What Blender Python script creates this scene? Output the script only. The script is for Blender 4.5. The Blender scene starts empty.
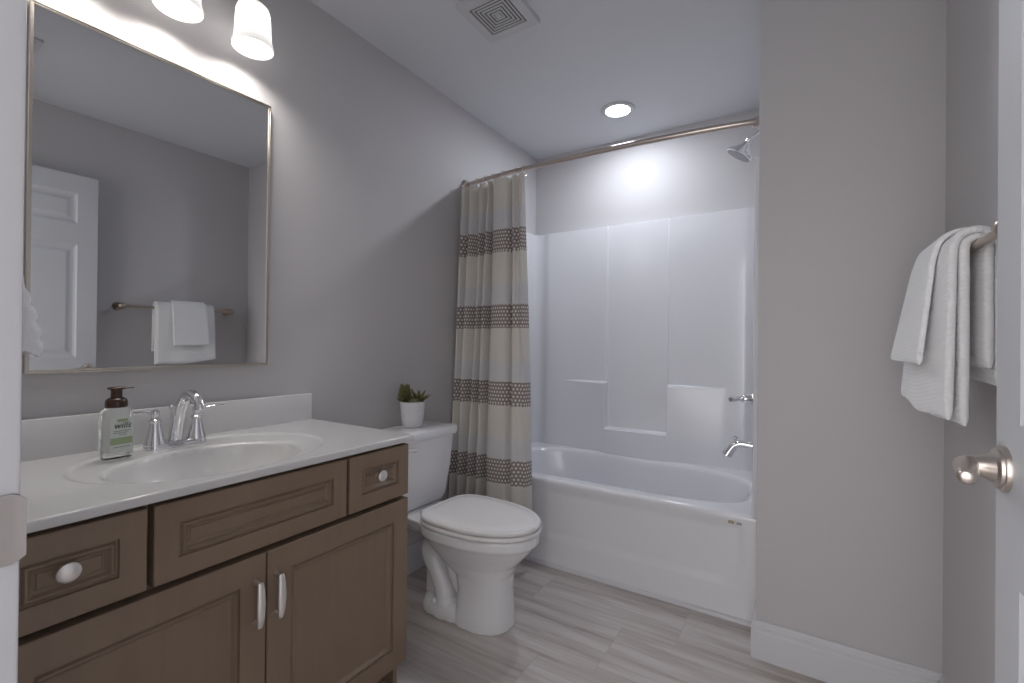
import bpy, bmesh, math, random
from mathutils import Vector, Matrix
random.seed(7)
S = bpy.context.scene
COL = S.collection
PI = math.pi

# ------------------------------------------------------------------ camera
cam_d = bpy.data.cameras.new('camera')
cam = bpy.data.objects.new('camera', cam_d)
COL.objects.link(cam)
YAW, PITCH, ROLL = math.radians(32.194), math.radians(0.217), math.radians(0.576)
fwd = Vector((-math.sin(YAW)*math.cos(PITCH), math.cos(YAW)*math.cos(PITCH), math.sin(PITCH)))
rgt = Vector((math.cos(YAW), math.sin(YAW), 0))
upv = rgt.cross(fwd)
r2 = rgt*math.cos(ROLL) + upv*math.sin(ROLL)
u2 = -rgt*math.sin(ROLL) + upv*math.cos(ROLL)
m = Matrix((r2, u2, -fwd)).transposed().to_4x4()
m.translation = Vector((1.617, 0.0, 1.125))
cam.matrix_world = m
cam_d.sensor_width = 36.0
cam_d.lens = 460.565/1024*36.0
cam_d.clip_start = 0.02
S.camera = cam

# ------------------------------------------------------------------ world, exposure, lamps
world = bpy.data.worlds.new('hall_fill')  # even fill light added to brighten the room through the doorway
S.world = world
world.use_nodes = True
world.node_tree.nodes['Background'].inputs[0].default_value = (1.0, 0.985, 0.98, 1)
world.node_tree.nodes['Background'].inputs[1].default_value = 1.25
S.view_settings.view_transform = 'Standard'
S.view_settings.look = 'None'
S.view_settings.exposure = 1.12
S.view_settings.gamma = 1.0
S.view_settings.use_curve_mapping = False
S.cycles.use_denoising = True
S.cycles.max_bounces = 10
S.cycles.diffuse_bounces = 6
S.cycles.transmission_bounces = 10
S.cycles.sample_clamp_indirect = 6.0
BULB_W, CAN_W = 0.46, 3.3
SHADES = [(0.11, 0.385), (0.11, 0.595), (0.11, 0.805)]
CAN = (0.735, 2.49)

def lamp(name, kind, loc, power, size, col=(1, 1, 1)):
    d = bpy.data.lights.new(name, kind)
    d.energy = power
    d.color = col
    if kind == 'POINT':
        d.shadow_soft_size = size
    elif kind == 'AREA':
        d.shape = 'DISK'
        d.size = size
    o = bpy.data.objects.new(name, d)
    COL.objects.link(o)
    o.location = loc
    return o

can_lamp = lamp('recessed_lamp', 'AREA', (CAN[0], CAN[1], 2.425), CAN_W, 0.12, (0.86, 0.91, 1.0))
can_lamp.data.spread = math.radians(180)

# ------------------------------------------------------------------ geometry constants
H, W, YB = 2.44, 1.985, 2.873
YF = 0.115            # room face of front wall
W1, YP = 1.481, 1.891  # partition corner
YT = 2.09             # tub apron
DX0, DX1, DZ = 1.037, 1.885, 2.06

# ------------------------------------------------------------------ materials
class N:
    """tiny node-maths helper"""
    def __init__(s, nt, sock): s.nt, s.s = nt, sock
    def op(s, o, b=None, c=None):
        n = s.nt.nodes.new('ShaderNodeMath'); n.operation = o
        for i, v in enumerate((s, b, c)):
            if v is None: continue
            if isinstance(v, N): s.nt.links.new(v.s, n.inputs[i])
            else: n.inputs[i].default_value = v
        return N(s.nt, n.outputs[0])
    def __add__(s, b): return s.op('ADD', b)
    def __sub__(s, b): return s.op('SUBTRACT', b)
    def __mul__(s, b): return s.op('MULTIPLY', b)
    def __truediv__(s, b): return s.op('DIVIDE', b)
    def floor(s): return s.op('FLOOR')
    def frac(s): return s.op('FRACT')
    def abs(s): return s.op('ABSOLUTE')
    def lt(s, b): return s.op('LESS_THAN', b)
    def gt(s, b): return s.op('GREATER_THAN', b)
    def mod(s, b): return s.op('FLOORED_MODULO', b)
    def mx(s, b): return s.op('MAXIMUM', b)
    def mn(s, b): return s.op('MINIMUM', b)

def mixc(nt, f, a, b):
    n = nt.nodes.new('ShaderNodeMix'); n.data_type = 'RGBA'
    for i, v in ((0, f), (6, a), (7, b)):
        if isinstance(v, N): nt.links.new(v.s, n.inputs[i])
        elif isinstance(v, (tuple, list)): n.inputs[i].default_value = (*v[:3], 1)
        else: n.inputs[i].default_value = v
    return N(nt, n.outputs[2])

def sm(nt, x, a, b):
    n = nt.nodes.new('ShaderNodeMapRange'); n.interpolation_type = 'SMOOTHSTEP'
    nt.links.new(x.s, n.inputs[0]); n.inputs[1].default_value = a; n.inputs[2].default_value = b
    return N(nt, n.outputs[0])

def noise(nt, vec, scale, detail=3, rough=0.5):
    n = nt.nodes.new('ShaderNodeTexNoise')
    n.inputs['Scale'].default_value = scale; n.inputs['Detail'].default_value = detail
    n.inputs['Roughness'].default_value = rough
    if vec is not None: nt.links.new(vec, n.inputs['Vector'])
    return N(nt, n.outputs['Fac'])

def mapping(nt, vec, scale=(1, 1, 1)):
    n = nt.nodes.new('ShaderNodeMapping'); n.inputs['Scale'].default_value = scale
    nt.links.new(vec, n.inputs['Vector'])
    return n.outputs[0]

def newmat(name, color, rough=0.5, metal=0.0, **kw):
    mt = bpy.data.materials.new(name); mt.use_nodes = True
    b = mt.node_tree.nodes['Principled BSDF']
    b.inputs['Base Color'].default_value = (*color, 1)
    b.inputs['Roughness'].default_value = rough
    b.inputs['Metallic'].default_value = metal
    for k, v in kw.items():
        b.inputs[k.replace('_', ' ')].default_value = v
    return mt, mt.node_tree, b

def bump(nt, b, h, strength, dist):
    n = nt.nodes.new('ShaderNodeBump')
    n.inputs['Strength'].default_value = strength; n.inputs['Distance'].default_value = dist
    nt.links.new(h.s, n.inputs['Height']); nt.links.new(n.outputs[0], b.inputs['Normal'])

def objco(nt): return nt.nodes.new('ShaderNodeTexCoord').outputs['Object']

def painted(name, col, rough, nscale=260, strength=0.08, var=0.02):
    mt, nt, b = newmat(name, col, rough)
    g = nt.nodes.new('ShaderNodeNewGeometry').outputs['Position']
    c = mixc(nt, noise(nt, g, 1.7, 2), [x*(1-var) for x in col], [x*(1+var) for x in col])
    nt.links.new(c.s, b.inputs['Base Color'])
    bump(nt, b, noise(nt, g, nscale, 2), strength, 0.001)
    return mt

M = {}
M['wall'] = painted('wall_paint', (0.545, 0.53, 0.54), 0.65)
M['ceiling'] = painted('ceiling_paint', (0.66, 0.67, 0.70), 0.85, 180, 0.12)
M['trim'] = painted('trim_paint', (0.63, 0.63, 0.66), 0.4, 90, 0.02)
M['door'] = painted('door_paint', (0.60, 0.61, 0.64), 0.4, 90, 0.03)
M['tub'] = newmat('white_fibreglass', (0.76, 0.76, 0.79), 0.16, 0, Coat_Weight=0.4, Coat_Roughness=0.08)[0]
M['porcelain'] = newmat('porcelain', (0.80, 0.80, 0.82), 0.08, 0, Coat_Weight=0.6, Coat_Roughness=0.03)[0]
M['seat'] = newmat('toilet_seat_plastic', (0.80, 0.79, 0.79), 0.16)[0]
M['nickel'] = newmat('brushed_nickel', (0.62, 0.56, 0.51), 0.3, 1.0)[0]
M['strike'] = newmat('dull_nickel', (0.42, 0.39, 0.38), 0.45, 1.0)[0]
M['bar'] = newmat('satin_bronze_nickel', (0.50, 0.42, 0.35), 0.3, 1.0)[0]
M['pull'] = newmat('satin_nickel_pull', (0.88, 0.85, 0.83), 0.42, 1.0)[0]
M['rod'] = newmat('curtain_rod_nickel', (0.56, 0.49, 0.45), 0.3, 1.0)[0]
M['chrome'] = newmat('chrome', (0.82, 0.82, 0.84), 0.06, 1.0)[0]
M['darkrubber'] = newmat('spray_plate', (0.32, 0.32, 0.33), 0.4)[0]
M['mirror'] = newmat('mirror_glass', (0.74, 0.75, 0.76), 0.015, 1.0)[0]
M['frame'] = newmat('mirror_frame', (0.60, 0.55, 0.50), 0.28, 1.0)[0]
M['pump'] = newmat('brown_pump_plastic', (0.045, 0.018, 0.008), 0.25)[0]
M['soap'] = newmat('clear_soap', (0.93, 0.96, 0.94), 0.03, 0, Transmission_Weight=1.0, IOR=1.33)[0]
M['label'] = newmat('label_paper', (0.62, 0.66, 0.62), 0.5)[0]
M['labelgreen'] = newmat('label_green', (0.33, 0.42, 0.24), 0.5)[0]
M['ink'] = newmat('label_ink', (0.05, 0.06, 0.06), 0.5)[0]
M['stickergold'] = newmat('sticker_gold', (0.42, 0.37, 0.24), 0.4)[0]
M['stickergrey'] = newmat('sticker_grey', (0.36, 0.36, 0.37), 0.4)[0]
M['dark'] = newmat('dark_gap', (0.035, 0.025, 0.022), 0.7)[0]
M['pot'] = newmat('white_ceramic_pot', (0.70, 0.70, 0.72), 0.35)[0]
M['soil'] = newmat('potting_grit', (0.20, 0.16, 0.10), 0.9)[0]
M['vent'] = newmat('vent_plastic', (0.58, 0.58, 0.60), 0.5)[0]
M['ventdark'] = newmat('vent_shadow_gap', (0.06, 0.045, 0.04), 0.8)[0]

def emis(name, col, e, base=(0.9, 0.9, 0.9)):
    mt, nt, b = newmat(name, base, 0.4)
    b.inputs['Emission Color'].default_value = (*col, 1); b.inputs['Emission Strength'].default_value = e
    return mt
M['lens'] = emis('lamp_lens', (1, 1, 0.98), 6.0)
M['bulb'] = emis('bulb_glow', (1, 0.97, 0.9), 5.0)

def mk_shade():
    mt, nt, b = newmat('opal_glass', (0.85, 0.84, 0.83), 0.25)
    g = nt.nodes.new('ShaderNodeNewGeometry').outputs['Position']
    sp = nt.nodes.new('ShaderNodeSeparateXYZ'); nt.links.new(g, sp.inputs[0])
    z = N(nt, sp.outputs[2])
    e = sm(nt, (z - 2.145).abs(), 0.075, 0.0)      # the bulb sits mid-way up the shade
    nt.links.new((e*0.50 + 0.26).s, b.inputs['Emission Strength'])
    b.inputs['Emission Color'].default_value = (1.0, 0.97, 0.92, 1)
    return mt
M['shade'] = mk_shade()

def mk_cultured():
    mt, nt, b = newmat('cultured_marble', (0.74, 0.735, 0.735), 0.13, 0, Coat_Weight=0.5, Coat_Roughness=0.05)
    o = objco(nt)
    c = mixc(nt, noise(nt, o, 4, 4), (0.65, 0.645, 0.645), (0.70, 0.695, 0.695))
    nt.links.new(c.s, b.inputs['Base Color'])
    return mt
M['top'] = mk_cultured()

def mk_wood():
    mt, nt, b = newmat('stained_maple', (0.17, 0.13, 0.10), 0.42)
    g = nt.nodes.new('ShaderNodeNewGeometry').outputs['Position']
    n1 = noise(nt, mapping(nt, g, (30, 30, 1.6)), 1.0, 6, 0.6)
    n2 = noise(nt, g, 6, 3)
    c = mixc(nt, n2, (0.210, 0.146, 0.098), (0.270, 0.200, 0.143))
    c2 = mixc(nt, (n1 - 0.35)*0.55, c, (0.135, 0.086, 0.056))
    nt.links.new(c2.s, b.inputs['Base Color'])
    bump(nt, b, n1, 0.05, 0.001)
    return mt
M['wood'] = mk_wood()

def mk_floor():
    mt, nt, b = newmat('vein_cut_tile', (0.4, 0.36, 0.33), 0.38)
    g = nt.nodes.new('ShaderNodeNewGeometry').outputs['Position']
    sp = nt.nodes.new('ShaderNodeSeparateXYZ'); nt.links.new(g, sp.inputs[0])
    x, y = N(nt, sp.outputs[0]), N(nt, sp.outputs[1])
    ry = (y - 1.79)/0.305
    row = ry.floor()
    rx = (x - 0.613 - row*0.2033)/0.61
    colm = rx.floor()
    fx, fy = rx.frac(), ry.frac()
    ex = (fx.mn(fx*-1 + 1))*0.61
    ey = (fy.mn(fy*-1 + 1))*0.305
    edge = ex.mn(ey)
    grout = edge.lt(0.0016)
    # per-tile random offset for the veins
    wn = nt.nodes.new('ShaderNodeTexWhiteNoise'); wn.noise_dimensions = '2D'
    cv = nt.nodes.new('ShaderNodeCombineXYZ'); nt.links.new(row.s, cv.inputs[0]); nt.links.new(colm.s, cv.inputs[1])
    nt.links.new(cv.outputs[0], wn.inputs['Vector'])
    rnd = N(nt, wn.outputs['Value'])
    cb = nt.nodes.new('ShaderNodeCombineXYZ')
    nt.links.new((x*1.3 + rnd*9).s, cb.inputs[0])
    nt.links.new((y*17 + rnd*31).s, cb.inputs[1])
    wob = noise(nt, cb.outputs[0], 1.0, 5, 0.62)
    cb2 = nt.nodes.new('ShaderNodeCombineXYZ')
    nt.links.new((x*3.2 + rnd*5).s, cb2.inputs[0])
    nt.links.new((y*60 + rnd*11).s, cb2.inputs[1])
    fine = noise(nt, cb2.outputs[0], 1.0, 4, 0.6)
    c = mixc(nt, sm(nt, wob, 0.34, 0.66), (0.59, 0.555, 0.54), (0.41, 0.36, 0.335))
    c = mixc(nt, sm(nt, wob, 0.58, 0.70)*0.75, c, (0.27, 0.22, 0.195))
    c = mixc(nt, sm(nt, fine, 0.40, 0.75)*0.45, c, (0.66, 0.63, 0.615))
    c = mixc(nt, rnd*0.22, c, (0.42, 0.385, 0.365))
    c = mixc(nt, grout*0.8, c, (0.42, 0.39, 0.37))
    nt.links.new(c.s, b.inputs['Base Color'])
    bump(nt, b, edge.lt(0.0022)*-1 + fine*0.15, 0.25, 0.002)
    return mt
M['floor'] = mk_floor()

def uvs(nt):
    n = nt.nodes.new('ShaderNodeUVMap'); n.uv_map = 'UVMap'
    sp = nt.nodes.new('ShaderNodeSeparateXYZ'); nt.links.new(n.outputs[0], sp.inputs[0])
    return N(nt, sp.outputs[0]), N(nt, sp.outputs[1])

def mk_curtain():
    mt, nt, b = newmat('woven_curtain', (0.5, 0.47, 0.42), 0.85)
    u, v = uvs(nt)                      # metres along the cloth, metres above the floor
    def stag(su, sv):
        r = (v/sv).floor()
        uu = u/su + r.mod(2.0)*0.5
        du = (uu.frac() - 0.5)*su
        dv = ((v/sv).frac() - 0.5)*sv
        return (du*du + dv*dv).op('SQRT'), uu
    d1, uu = stag(0.021, 0.0185)
    d2, _ = stag(0.0105, 0.009)
    # repeating stripes, 0.385 m apart
    tri = ((u/0.021).frac() - 0.5).abs()*0.012
    ph = ((v + tri - 0.428 + 0.003)/0.390).frac()*0.390
    band = ph.lt(0.119)
    t = (ph - 0.119)/0.271              # 0 at top of a band, 1 under the next one
    lower = mixc(nt, sm(nt, t, 0.30, 0.48), (0.68, 0.68, 0.70), (0.74, 0.705, 0.65))
    lat = sm(nt, d2, 0.0024, 0.0034)
    lower = mixc(nt, lat*0.35, lower, (0.74, 0.725, 0.70))
    lower = mixc(nt, (lat*-1 + 1)*0.40, lower, (0.38, 0.36, 0.34))
    dots = sm(nt, d1, 0.0066, 0.0050)
    bandc = mixc(nt, dots, (0.27, 0.23, 0.22), (0.75, 0.72, 0.69))
    c = mixc(nt, band, lower, bandc)
    nt.links.new(c.s, b.inputs['Base Color'])
    b.inputs['Sheen Weight'].default_value = 0.2
    bump(nt, b, lat, 0.2, 0.001)
    tr_ = nt.nodes.new('ShaderNodeBsdfTranslucent'); nt.links.new(c.s, tr_.inputs['Color'])
    ms = nt.nodes.new('ShaderNodeMixShader'); ms.inputs[0].default_value = 0.15
    out = nt.nodes['Material Output']
    nt.links.new(b.outputs[0], ms.inputs[1]); nt.links.new(tr_.outputs[0], ms.inputs[2]); nt.links.new(ms.outputs[0], out.inputs['Surface'])
    return mt
M['curtain'] = mk_curtain()

def mk_towel(name, ribs):
    mt, nt, b = newmat(name, (0.82, 0.82, 0.83), 0.95)
    b.inputs['Sheen Weight'].default_value = 0.4
    o = objco(nt)
    u, v = uvs(nt)
    h = noise(nt, o, 420, 2)*0.5
    if ribs:
        h = h + ((v/0.0095 + u*14).frac() - 0.5).abs()*1.0
    bump(nt, b, h, 0.55, 0.003)
    return mt
M['towel'] = mk_towel('terry_towel', False)
M['towelrib'] = mk_towel('ribbed_terry_towel', True)

def mk_leaf():
    mt, nt, b = newmat('succulent_leaf', (0.05, 0.065, 0.02), 0.5)
    o = objco(nt)
    c = mixc(nt, noise(nt, o, 60, 3), (0.05, 0.055, 0.016), (0.20, 0.20, 0.08))
    nt.links.new(c.s, b.inputs['Base Color'])
    return mt
M['leaf'] = mk_leaf()
M['leafpale'] = newmat('pale_succulent_leaf', (0.22, 0.23, 0.13), 0.5)[0]

# ------------------------------------------------------------------ mesh helpers
ROOT = {}
def root_loc(o):
    while o.parent: o = o.parent
    return Vector(ROOT.get(o.name, (0, 0, 0)))

def obj(name, bm, mat, parent=None, smooth=35, label=None, recalc=True):
    """link a bmesh (world coordinates) as one object"""
    if recalc: bmesh.ops.recalc_face_normals(bm, faces=bm.faces[:])
    me = bpy.data.meshes.new(name)
    if parent is not None:
        off = root_loc(parent)
        for v in bm.verts: v.co -= off
    bm.to_mesh(me); bm.free()
    if smooth is not None:
        for p in me.polygons: p.use_smooth = True
        me.set_sharp_from_angle(angle=math.radians(smooth))
    me.materials.append(mat)
    o = bpy.data.objects.new(name, me); COL.objects.link(o)
    if parent is not None: o.parent = parent
    if label: o['label'] = label
    return o

def thing(name, label, cat, loc, group=None):
    o = bpy.data.objects.new(name, None); COL.objects.link(o)
    o.empty_display_size = 0.05
    o.location = loc; ROOT[o.name] = tuple(loc)
    return tag(o, label, cat, group)

def tag(o, label, cat, group=None):
    o['label'] = label; o['category'] = cat
    if group: o['group'] = group
    return o

def structure(name, bm, mat, parent=None, smooth=35):
    o = obj(name, bm, mat, parent, smooth)
    if parent is None: o['kind'] = 'structure'
    return o

def box(bm, x0, x1, y0, y1, z0, z1, bev=0.0, seg=2):
    r = bmesh.ops.create_cube(bm, size=1.0)
    vs = r['verts']
    for v in vs:
        v.co = Vector(((x0+x1)/2 + v.co.x*(x1-x0), (y0+y1)/2 + v.co.y*(y1-y0), (z0+z1)/2 + v.co.z*(z1-z0)))
    if bev > 0:
        es = list({e for v in vs for e in v.link_edges})
        bmesh.ops.bevel(bm, geom=es, offset=bev, segments=seg, profile=0.5, affect='EDGES')
    return bm
def nbox(*a, **k): return box(bmesh.new(), *a, **k)

def loft(bm, rings, closed=True, cap0=True, cap1=True):
    """rings: equal-length lists of points"""
    vr = [[bm.verts.new(p) for p in r] for r in rings]
    n = len(vr[0])
    for a, b in zip(vr, vr[1:]):
        for i in range(n if closed else n-1):
            j = (i+1) % n
            try: bm.faces.new((a[i], a[j], b[j], b[i]))
            except ValueError: pass
    if closed and cap0: bm.faces.new(vr[0][::-1])
    if closed and cap1: bm.faces.new(vr[-1])
    return vr

def grid(bm, pts, uv=None):
    """pts[i][j]; optional uv[i][j]"""
    vs = [[bm.verts.new(p) for p in row] for row in pts]
    lay = bm.loops.layers.uv.new('UVMap') if uv and not bm.loops.layers.uv else (bm.loops.layers.uv.active if uv else None)
    for i in range(len(vs)-1):
        for j in range(len(vs[0])-1):
            f = bm.faces.new((vs[i][j], vs[i+1][j], vs[i+1][j+1], vs[i][j+1]))
            if uv:
                for l, (a, b) in zip(f.loops, ((i, j), (i+1, j), (i+1, j+1), (i, j+1))):
                    l[lay].uv = uv[a][b]
    return vs

def lathe(bm, prof, seg=32, mat=None):
    """prof: (r, z) along +z; mat places it"""
    mat = mat or Matrix.Identity(4)
    rings = []
    for r, z in prof:
        r = max(r, 1e-5)
        rings.append([mat @ Vector((r*math.cos(2*PI*k/seg), r*math.sin(2*PI*k/seg), z)) for k in range(seg)])
    loft(bm, rings)
    return bm

def axis_mat(origin, d):
    d = Vector(d).normalized()
    return Matrix.Translation(Vector(origin)) @ Vector((0, 0, 1)).rotation_difference(d).to_matrix().to_4x4()

def smoothpath(P, n=8):
    P = [Vector(p) for p in P]
    out = []
    for i in range(len(P)-1):
        p0, p1, p2, p3 = P[max(i-1, 0)], P[i], P[i+1], P[min(i+2, len(P)-1)]
        for k in range(n):
            t = k/n
            out.append(0.5*((2*p1) + (p2-p0)*t + (2*p0-5*p1+4*p2-p3)*t*t + (3*p1-p0-3*p2+p3)*t**3))
    out.append(P[-1])
    return out

def tube(bm, path, rad, seg=14, flat=None, cap=True):
    """path points, radius number or list; flat=(ref, k) squashes along the ref direction"""
    P = [Vector(p) for p in path]
    n = len(P)
    R = rad if isinstance(rad, (list, tuple)) else [rad]*n
    if len(R) != n:
        R = [R[0] + 0 for _ in range(n)] if len(R) == 1 else [
            R[min(int(i/(n-1)*(len(R)-1)), len(R)-2)]*(1-((i/(n-1)*(len(R)-1)) - min(int(i/(n-1)*(len(R)-1)), len(R)-2))) +
            R[min(int(i/(n-1)*(len(R)-1)), len(R)-2)+1]*((i/(n-1)*(len(R)-1)) - min(int(i/(n-1)*(len(R)-1)), len(R)-2)) for i in range(n)]
    t0 = (P[1]-P[0]).normalized()
    a = Vector((0, 0, 1)) if abs(t0.z) < 0.9 else Vector((1, 0, 0))
    u = t0.cross(a).normalized()
    rings = []
    for i in range(n):
        t = (P[min(i+1, n-1)] - P[max(i-1, 0)]).normalized()
        u = (u - t*u.dot(t)).normalized()
        w = t.cross(u)
        ring = []
        for k in range(seg):
            an = 2*PI*k/seg
            d = u*math.cos(an)*R[i] + w*math.sin(an)*R[i]
            if flat:
                f = Vector(flat[0]).normalized(); d = d - f*d.dot(f)*(1-flat[1])
            ring.append(P[i]+d)
        rings.append(ring)
    loft(bm, rings, True, cap, cap)
    return bm

def panel(bm, o, ux, uz, nrm, w, h, rings):
    """nested-rectangle front: rings = [(inset, height along nrm)...]; closed by a back rectangle"""
    o, ux, uz, nrm = map(Vector, (o, ux, uz, nrm))
    rs = []
    for ins, d in rings:
        rs.append([o + ux*a + uz*b + nrm*d for a, b in ((ins, ins), (w-ins, ins), (w-ins, h-ins), (ins, h-ins))])
    loft(bm, rs)
    return bm

def sstep(a, b, x):
    t = min(1, max(0, (x-a)/(b-a))) if a != b else float(x > a)
    return t*t*(3-2*t)

def solid_grid(bm, pts, th, uv=None, nfun=None):
    """a cloth grid with real thickness: two sheets joined at the border"""
    ni, nj = len(pts), len(pts[0])
    P = [[Vector(p) for p in r] for r in pts]
    def nr(i, j):
        a = P[min(i+1, ni-1)][j] - P[max(i-1, 0)][j]
        b = P[i][min(j+1, nj-1)] - P[i][max(j-1, 0)]
        c = a.cross(b)
        return c.normalized() if c.length > 1e-9 else Vector((0, 0, 1))
    NN = [[nr(i, j) for j in range(nj)] for i in range(ni)]
    lay = bm.loops.layers.uv.new('UVMap')
    def sheet(s):
        return [[bm.verts.new(P[i][j] + NN[i][j]*s*th/2) for j in range(nj)] for i in range(ni)]
    A, B = sheet(1), sheet(-1)
    def face(vs, ids):
        f = bm.faces.new(vs)
        if uv:
            for l, (i, j) in zip(f.loops, ids): l[lay].uv = uv[i][j]
    for i in range(ni-1):
        for j in range(nj-1):
            ids = ((i, j), (i+1, j), (i+1, j+1), (i, j+1))
            face([A[a][b] for a, b in ids], ids)
            face([B[a][b] for a, b in ids][::-1], ids[::-1])
    bord = [(i, 0) for i in range(ni)] + [(ni-1, j) for j in range(1, nj)] + [(i, nj-1) for i in range(ni-2, -1, -1)] + [(0, j) for j in range(nj-2, 0, -1)]
    for a, b in zip(bord, bord[1:]+bord[:1]):
        face([A[a[0]][a[1]], B[a[0]][a[1]], B[b[0]][b[1]], A[b[0]][b[1]]], (a, a, b, b))
    return bm

def copy_tree(o, parent=None):
    c = o.copy(); COL.objects.link(c)
    if parent is not None: c.parent = parent
    for ch in list(o.children): copy_tree(ch, c)
    return c

# ================================================================== SETTING
structure('floor', nbox(-0.1, 2.085, -1.3, 2.973, -0.06, 0), M['floor'], smooth=None)
structure('ceiling', nbox(-0.1, 2.085, -1.3, 2.973, H, H+0.06), M['ceiling'], smooth=None)
structure('wall_left', nbox(-0.1, 0, 0.0, 2.973, 0, H), M['wall'], smooth=None)
structure('wall_back', nbox(0, W1, YB, YB+0.1, 0, H), M['wall'], smooth=None)
structure('wall_partition', nbox(W1, W+0.1, YP, YB+0.1, 0, H, bev=0.004), M['wall'])
structure('wall_right', nbox(W, W+0.1, 0.0, YP, 0, H), M['wall'], smooth=None)
structure('wall_hall_blocker', nbox(W+0.02, W+0.1, -1.3, 0.0, 0, H), M['wall'], smooth=None)  # unseen wall, added to keep world light off the left jamb
bm = bmesh.new()
box(bm, 0, DX0-0.018, 0.0, YF, 0, H)
box(bm, DX0-0.018, DX1+0.018, 0.0, YF, DZ+0.018, H)
box(bm, DX1+0.018, W, 0.0, YF, 0, H)
structure('wall_front', bm, M['wall'], smooth=None)

# door frame (jambs and head)
bm = bmesh.new()
box(bm, DX0-0.017, DX0, 0.001, YF-0.001, 0, DZ, bev=0.003)
box(bm, DX1, DX1+0.017, 0.001, YF-0.001, 0, DZ, bev=0.003)
box(bm, DX0-0.017, DX1+0.017, 0.001, YF-0.001, DZ, DZ+0.017, bev=0.003)
structure('trim_1', bm, M['trim'])

def baseboard(name, x0, y0, dx, dy, length, nx, ny):
    """runs from (x0,y0) along (dx,dy); (nx,ny) points into the room"""
    prof = [(0, 0), (0.0135, 0), (0.0135, 0.098), (0.012, 0.101), (0.009, 0.103), (0.009, 0.108), (0.0125, 0.111), (0.0125, 0.119), (0.0105, 0.121),
            (0.0085, 0.123), (0.0085, 0.130), (0.006, 0.134), (0, 0.134)]
    b = bmesh.new()
    rings = [[(x0+dx*t + nx*p, y0+dy*t + ny*p, z) for p, z in prof] for t in (0, length)]
    loft(b, rings)
    return b
structure('baseboard_partition', baseboard('b', W1-0.0135, YP-0.0005, 1, 0, W-W1+0.0135-0.001, 0, -1), M['trim'], smooth=20)
structure('baseboard_alcove', baseboard('b', W1-0.0005, YP-0.0135, 0, 1, 0.185, -1, 0), M['trim'], smooth=20)
structure('baseboard_right', baseboard('b', W-0.0005, YF+0.02, 0, 1, YP-YF-0.036, -1, 0), M['trim'], smooth=20)
structure('baseboard_left', baseboard('b', 0.0005, 1.104, 0, 1, YT-1.104-0.016, 1, 0), M['trim'], smooth=20)
structure('baseboard_front', baseboard('b', 0.60, YF+0.0005, 1, 0, DX0-0.60-0.02, 0, 1), M['trim'], smooth=20)

# white bead along the foot of the tub
b = bmesh.new()
rings = [[(x, YT-0.001-dy, z) for dy, z in ((0, 0), (0.015, 0), (0.0145, 0.006), (0.011, 0.012), (0.005, 0.016), (0, 0.018))] for x in (0.001, W1-0.016)]
loft(b, rings)
structure('trim_2', b, M['trim'])

# ================================================================== TUB AND SHOWER
tub = thing('tub_shower_unit', 'white one-piece fibreglass bathtub with moulded shower surround in the alcove', 'bathtub', (0.74, 2.47, 0.0))
TX0, TX1 = 0.012, W1-0.004
TB = 2.842           # back panel face
ZR = 0.436           # rim
# --- tub: lofted from the apron foot, over the rim, down into the basin
def rect_ang(a, x0, x1, y0, y1, cx, cy):
    c, s = math.cos(a), math.sin(a)
    t = 1e9
    if c > 1e-9: t = min(t, (x1-cx)/c)
    if c < -1e-9: t = min(t, (x0-cx)/c)
    if s > 1e-9: t = min(t, (y1-cy)/s)
    if s < -1e-9: t = min(t, (y0-cy)/s)
    return cx+c*t, cy+s*t
bcx, bcy = 0.742, 2.455
NA = 160
angs = [2*PI*k/NA for k in range(NA)]
def sup(a, ax, ay):
    c, s = math.cos(a), math.sin(a)
    e = 4.0 if s < 0 else 2.7
    if s >= 0: ay = ay + 0.076*min(1.0, ay/0.25)     # the back edge runs in under the wall
    r = (abs(c/ax)**e + abs(s/ay)**e)**(-1/e)
    return bcx + c*r, bcy + s*r
rings = []
y0r = YT+0.018
rings.append([(*rect_ang(a, TX0, TX1, y0r, TB+0.02, bcx, bcy), ZR) for a in angs])
for ax, ay, z in ((0.700, 0.298, ZR), (0.684, 0.284, ZR-0.002), (0.672, 0.273, ZR-0.010), (0.665, 0.266, ZR-0.026), (0.658, 0.260, ZR-0.06),
                  (0.610, 0.248, 0.30), (0.590, 0.235, 0.20), (0.565, 0.220, 0.125), (0.53, 0.200, 0.095), (0.46, 0.165, 0.085), (0.2, 0.07, 0.083), (0.01, 0.005, 0.082)):
    rings.append([(*sup(a, ax, ay), z) for a in angs])
b = bmesh.new()
loft(b, rings, True, False, True)
# apron: height field over (x, z) with a shallow inset panel, rolling over into the rim
xs = [TX0 + (TX1-TX0)*i/150 for i in range(151)]
zs = [0.0 + 0.418*i/70 for i in range(71)]
def apron(x, z):
    px0, px1, pz0, pz1, r = 0.04, 1.425, 0.135, 0.60, 0.10
    qx = max(px0+r-x, x-(px1-r), 0); qz = max(pz0+r-z, 0)
    d = r - math.hypot(qx, qz) if (qx > 0 or qz > 0) else r
    d = min(d, z-pz0, px1-x, x-px0) if not (qx > 0 and qz > 0) else d
    return YT + 0.012*sstep(-0.004, 0.03, d)*sstep(0.418, 0.36, z) - 0.004*sstep(0.06, 0.0, z)
rows = []
for x in xs:
    row = [(x, apron(x, z), z) for z in zs]
    for k in range(1, 8):
        t = k/7*PI/2
        row.append((x, YT + 0.018*(1-math.cos(t)), 0.418 + 0.018*math.sin(t)))
    rows.append(row)
grid(b, rows)
bmesh.ops.remove_doubles(b, verts=b.verts[:], dist=0.0004)
obj('tub', b, M['tub'], tub, 40, recalc=True)
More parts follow.
